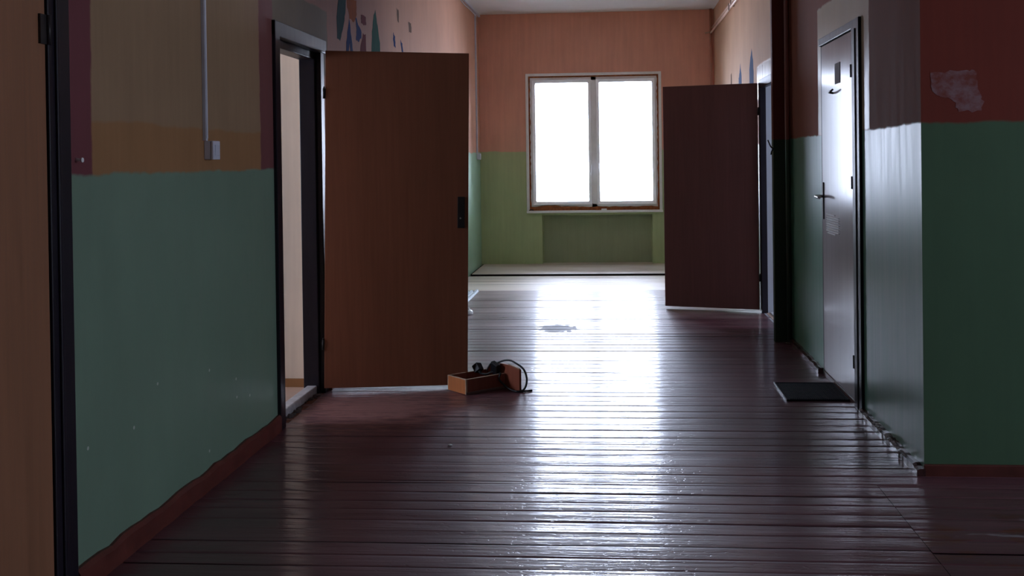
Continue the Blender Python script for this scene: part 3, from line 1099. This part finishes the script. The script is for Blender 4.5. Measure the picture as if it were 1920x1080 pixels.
# power lead with adapter, lying over the drawer
cb_ = thing('power_cable', (-.70, 6.3, .06), 'black power lead with plug and adapter draped over the wooden drawer', 'cable')
AM = DR @ Matrix.Translation((.260, .055, .112)) @ Matrix.Rotation(.35, 4, 'X') @ Matrix.Rotation(-.2, 4, 'Y')
mb = MB()
mb.box(-.018, .014, -.032, .032, -.040, .040, AM)
obj('adapter', mb, m_black, cb_, bevel=.006)
PMx = DR @ Matrix.Translation((.205, .165, .108)) @ Matrix.Rotation(-.7, 4, 'X') @ Matrix.Rotation(.3, 4, 'Z')
mb = MB()
mb.box(-.022, .022, -.022, .022, -.024, .024, PMx)
mb.tube([PMx @ Vector((0, 0, -.02)), PMx @ Vector((0, -.004, -.05))], [.013, .006], 8)
pg = obj('plug', mb, m_black, cb_, bevel=.004)
L = lambda a, b, c: DR @ Vector((a, b, c))
mb = MB()
mb.tube(smooth_path([PMx @ Vector((0, -.004, -.045)), L(.225, .10, .075), L(.25, .07, .09), L(.262, .055, .085)], 8), .006, 8)
mb.tube(smooth_path([L(.235, .115, .095), L(.255, .10, .135), L(.268, .07, .15), L(.272, .05, .145)], 8), .005, 8)
mb.tube(smooth_path([L(.27, .045, .148), L(.285, .0, .165), L(.298, -.05, .170), L(.306, -.09, .158), L(.318, -.125, .14), L(.325, -.15, .115),
                     L(.325, -.168, .07), L(.315, -.165, .025), L(.30, -.155, .006), L(.282, -.148, .004)], 8), .006, 8)
mb.tube(smooth_path([L(.266, .035, .08), L(.25, -.008, .092), L(.235, -.014, .06), L(.255, -.05, .022), L(.265, -.10, .005), L(.275, -.148, .003),
                     L(.33, -.17, .002), L(.36, -.17, .002)], 8), .006, 8)
obj('cord', mb, m_black, cb_)

# ---------------------------------------------------------------- white plastic profiles on the floor behind the door
m_profile = plain('pale_plastic_profile', (214, 226, 236), .3, .05)


def profile(x, z, y0, y1, label):
    p = thing('plastic_profile', (x, (y0 + y1) / 2, z), label, 'plastic strip', 'white profiles on the floor')
    mb = MB()
    mb.prism([(x - .014, y0, z), (x + .014, y0, z), (x + .014, y0, z + .006), (x + .005, y0, z + .006), (x + .005, y0, z + .022), (x - .014, y0, z + .022)], (0, y1 - y0, 0))
    obj('strip', mb, m_profile, p, bevel=.001)
    mb = MB()
    mb.box(x - .0145, x + .0145, y0 - .006, y0 + .002, z - .0005, z + .0225)
    obj('end_cap', mb, m_pvc, p)


profile(-1.44, .002, 9.45, 10.93, 'pale plastic profile on the floor behind the open brown door, nearest the floor middle')
profile(-1.49, .002, 9.35, 10.88, 'middle pale plastic profile of the bundle on the floor by the left wall')
profile(-1.54, .002, 9.5, 10.90, 'pale plastic profile on the floor nearest the left wall')
wc = thing('plastic_fitting', (-1.312, 9.3, 0), 'small white plastic fitting on the floor at the open brown door\'s edge', 'fitting')
mb = MB()
mb.tube([(-1.312, 9.3, .001), (-1.312, 9.3, .02), (-1.312, 9.3, .034), (-1.312, 9.3, .044)], [.042, .042, .034, .014], 16)
obj('cap', mb, m_pvc, wc, smooth=False)
mb = MB()
mb.tube([(-1.312, 9.3, .042), (-1.312, 9.3, .058)], .012, 10)
obj('nipple', mb, m_pvc, wc)

# ---------------------------------------------------------------- bits on the sill and floor
mb = MB()
mb.box(-.155, -.085, YF - .03, YF + .01, .722, .742)
tag(obj('plastic_wedge', mb, m_pvc, bevel=.003), 'small white plastic wedge lying on the middle of the far window sill', 'wedge')
mb = MB()
mb.tube(smooth_path([(-1.095, YF - .02, .726), (-1.07, YF - .03, .738), (-1.04, YF - .02, .726)], 6), .006, 8)
tag(obj('cable_scrap', mb, m_black), 'short black scrap lying in the left corner of the far window sill', 'scrap')
mb = MB()
rr = random.Random(2)
bmesh.ops.create_icosphere(mb.bm, subdivisions=2, radius=.009, matrix=Matrix.Translation((-.80, 4.98, .004)) @ Matrix.Diagonal((1.3, .9, .6, 1)))
for v in mb.bm.verts:
    v.co += Vector((rr.uniform(-.0015, .0015), rr.uniform(-.0015, .0015), rr.uniform(-.0008, .0008)))
tag(obj('plaster_crumb', mb, m_sill), 'tiny white plaster crumb alone on the dark boards in front of the drawer', 'crumb')
mb = MB()
mb.tube([(XL + .001, 3.25, 1.395), (XL + .02, 3.25, 1.393)], [.006, .004], 8)
mb.tube([(XL + .02, 3.25, 1.393), (XL + .024, 3.25, 1.393)], [.008, .008], 8)
tag(obj('wall_plug', mb, m_sill), 'small whitish wall plug in the maroon strip beside the near left door', 'wall plug')
mb = MB()
mb.tube(smooth_path([(1.192, 7.869, 1.44), (1.172, 7.862, 1.455), (1.158, 7.858, 1.485), (1.15, 7.856, 1.505)], 6), .005, 8)
mb.tube(smooth_path([(1.192, 7.869, 1.44), (1.178, 7.862, 1.42), (1.172, 7.86, 1.395)], 6), .005, 8)
tag(obj('bent_wire', mb, m_iron), 'short bent dark wire sticking out of the edge of the dark pillar', 'wire')
